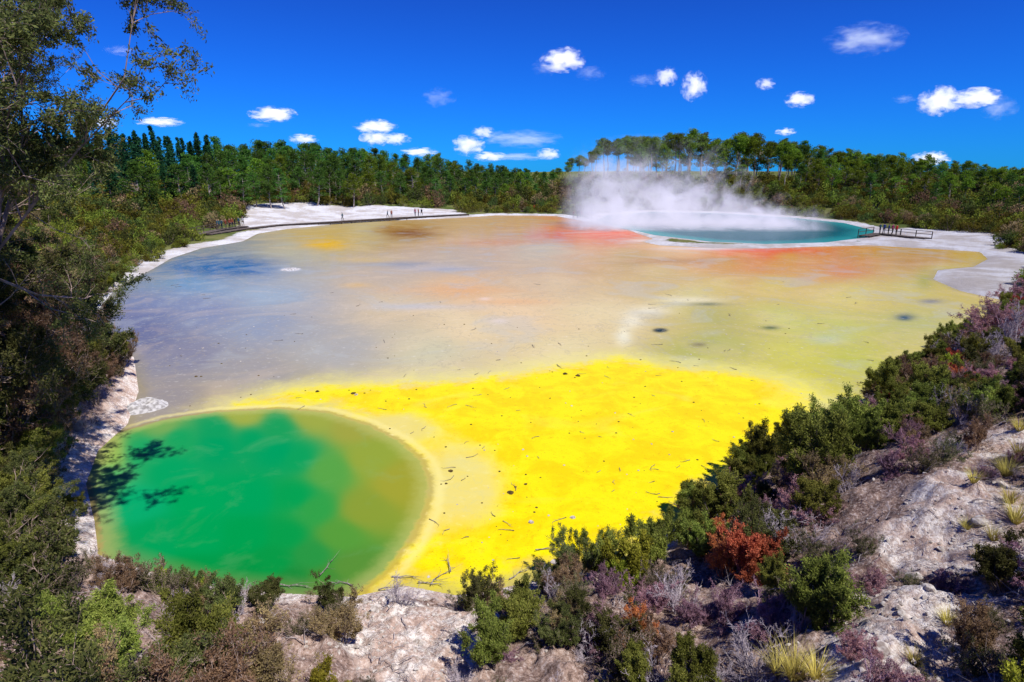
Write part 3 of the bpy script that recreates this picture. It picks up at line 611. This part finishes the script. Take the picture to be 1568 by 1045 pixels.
# ------------------------------------------------------------------ steam and clouds (volumes)
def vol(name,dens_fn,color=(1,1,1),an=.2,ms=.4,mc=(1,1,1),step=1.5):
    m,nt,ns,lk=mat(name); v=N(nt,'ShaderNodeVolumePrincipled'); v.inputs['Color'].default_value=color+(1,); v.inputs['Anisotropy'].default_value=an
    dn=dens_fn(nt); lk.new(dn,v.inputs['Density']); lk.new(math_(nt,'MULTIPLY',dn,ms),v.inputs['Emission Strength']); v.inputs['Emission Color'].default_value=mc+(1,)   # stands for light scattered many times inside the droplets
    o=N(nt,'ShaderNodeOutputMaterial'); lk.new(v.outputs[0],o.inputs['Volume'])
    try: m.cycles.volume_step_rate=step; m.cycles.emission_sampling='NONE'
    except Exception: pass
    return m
def cube(name,lo,hi,m):
    a=Acc(); lo=np.array(lo);hi=np.array(hi); a.box((0,0,0),tuple(hi-lo)); me=a.mesh(name,(m,)); return obj(name,me,None,tuple((lo+hi)/2))
def steam_d(nt):
    tc=N(nt,'ShaderNodeTexCoord'); g=N(nt,'ShaderNodeSeparateXYZ'); nt.links.new(tc.outputs['Generated'],g.inputs[0]); x,y,z=g.outputs
    mp=N(nt,'ShaderNodeMapping'); nt.links.new(tc.outputs['Object'],mp.inputs[0]); mp.inputs['Scale'].default_value=(.85,1,.95)
    n1=noise(nt,mp.outputs[0],.19,4,.62,1.3)
    top=N(nt,'ShaderNodeFloatCurve'); nt.links.new(x,top.inputs['Value']); cv=top.mapping.curves[0]
    pts=[(0,.45),(.10,.66),(.24,.86),(.36,.68),(.48,.70),(.60,.50),(.72,.30),(.85,.2),(1,.1)]
    cv.points[0].location=pts[0]; cv.points[1].location=pts[-1]
    for p in pts[1:-1]: cv.points.new(*p)
    top.mapping.update()
    hgt=math_(nt,'DIVIDE',z,top.outputs[0]); d=math_(nt,'SUBTRACT',math_(nt,'MULTIPLY_ADD',n1,3.8,-1.28),math_(nt,'MULTIPLY',hgt,.66))
    ed=math_(nt,'MULTIPLY',mr(nt,math_(nt,'ABSOLUTE',math_(nt,'SUBTRACT',x,.5)),.5,.34),mr(nt,math_(nt,'ABSOLUTE',math_(nt,'SUBTRACT',y,.5)),.5,.25))
    ed=math_(nt,'MULTIPLY',ed,mr(nt,z,1.0,.35,.2,1.0))
    return math_(nt,'MULTIPLY',math_(nt,'MULTIPLY',math_(nt,'MAXIMUM',d,0),ed),.24)
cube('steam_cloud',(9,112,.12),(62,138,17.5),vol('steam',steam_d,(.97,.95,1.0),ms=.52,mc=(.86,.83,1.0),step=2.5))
def cloud_d(k):
    def f(nt):
        tc=N(nt,'ShaderNodeTexCoord'); oi=N(nt,'ShaderNodeObjectInfo')
        vl=N(nt,'ShaderNodeVectorMath',operation='LENGTH'); nt.links.new(tc.outputs['Object'],vl.inputs[0])
        ad=N(nt,'ShaderNodeVectorMath',operation='ADD'); nt.links.new(tc.outputs['Object'],ad.inputs[0]); cx=N(nt,'ShaderNodeCombineXYZ'); nt.links.new(math_(nt,'MULTIPLY',oi.outputs['Random'],50),cx.inputs[0]); nt.links.new(cx.outputs[0],ad.inputs[1])
        n=noise(nt,ad.outputs[0],2.1,5,.68,.4)
        d=math_(nt,'SUBTRACT',math_(nt,'MULTIPLY_ADD',n,3.6,-1.05),vl.outputs['Value'])
        return math_(nt,'MULTIPLY',math_(nt,'MAXIMUM',d,0),k)
    return f
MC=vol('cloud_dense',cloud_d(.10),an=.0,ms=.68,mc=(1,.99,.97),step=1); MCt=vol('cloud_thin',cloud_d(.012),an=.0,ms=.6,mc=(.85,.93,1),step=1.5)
import bmesh
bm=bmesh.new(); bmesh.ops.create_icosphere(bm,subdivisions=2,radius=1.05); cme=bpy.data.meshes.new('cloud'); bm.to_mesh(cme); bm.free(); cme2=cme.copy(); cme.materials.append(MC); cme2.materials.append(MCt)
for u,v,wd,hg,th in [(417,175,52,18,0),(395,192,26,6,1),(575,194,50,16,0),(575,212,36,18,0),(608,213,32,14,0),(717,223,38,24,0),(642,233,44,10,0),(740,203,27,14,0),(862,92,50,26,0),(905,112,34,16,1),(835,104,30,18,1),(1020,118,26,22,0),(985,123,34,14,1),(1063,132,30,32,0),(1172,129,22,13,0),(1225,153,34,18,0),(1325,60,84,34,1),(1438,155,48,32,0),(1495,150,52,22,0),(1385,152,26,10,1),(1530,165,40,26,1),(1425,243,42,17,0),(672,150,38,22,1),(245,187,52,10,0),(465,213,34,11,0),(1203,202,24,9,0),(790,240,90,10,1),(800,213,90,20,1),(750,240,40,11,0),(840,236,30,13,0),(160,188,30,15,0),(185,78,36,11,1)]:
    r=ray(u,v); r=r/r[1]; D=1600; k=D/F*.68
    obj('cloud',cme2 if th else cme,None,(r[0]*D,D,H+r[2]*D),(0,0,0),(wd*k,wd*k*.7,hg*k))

# ------------------------------------------------------------------ light
EL=math.radians(56); sx,sy=.85,-1.0; l=math.hypot(sx,sy); sx/=l; sy/=l
S=Vector((sx*math.cos(EL),sy*math.cos(EL),math.sin(EL)))
sun=bpy.data.lights.new('sun','SUN'); sun.energy=5.0; sun.angle=math.radians(.5); sun.color=(1,.97,.91)
so=bpy.data.objects.new('sun',sun); sc.collection.objects.link(so); so.rotation_euler=S.to_track_quat('Z','Y').to_euler()
w=bpy.data.worlds.new('World'); sc.world=w; w.use_nodes=True; nt=w.node_tree; nt.nodes.clear()
sk=N(nt,'ShaderNodeTexSky'); sk.sky_type='NISHITA'; sk.sun_disc=False; sk.sun_elevation=EL; sk.sun_rotation=math.atan2(sx,sy); sk.air_density=1; sk.dust_density=0; sk.ozone_density=3
tc=N(nt,'ShaderNodeTexCoord'); sx_=N(nt,'ShaderNodeSeparateXYZ'); nt.links.new(tc.outputs['Generated'],sx_.inputs[0])
tint=mix(nt,mr(nt,sx_.outputs[2],0,.30,smooth=False),(.02,.36,1.25),(.05,.21,.88))
c=mix(nt,1.0,sk.outputs[0],tint,'MULTIPLY')
bg=N(nt,'ShaderNodeBackground',i_Strength=.12); nt.links.new(c,bg.inputs[0]); o=N(nt,'ShaderNodeOutputWorld'); nt.links.new(bg.outputs[0],o.inputs[0])
print('trees',cnt,'scrub',c2,'bushes',nb,'objs',len(bpy.data.objects))
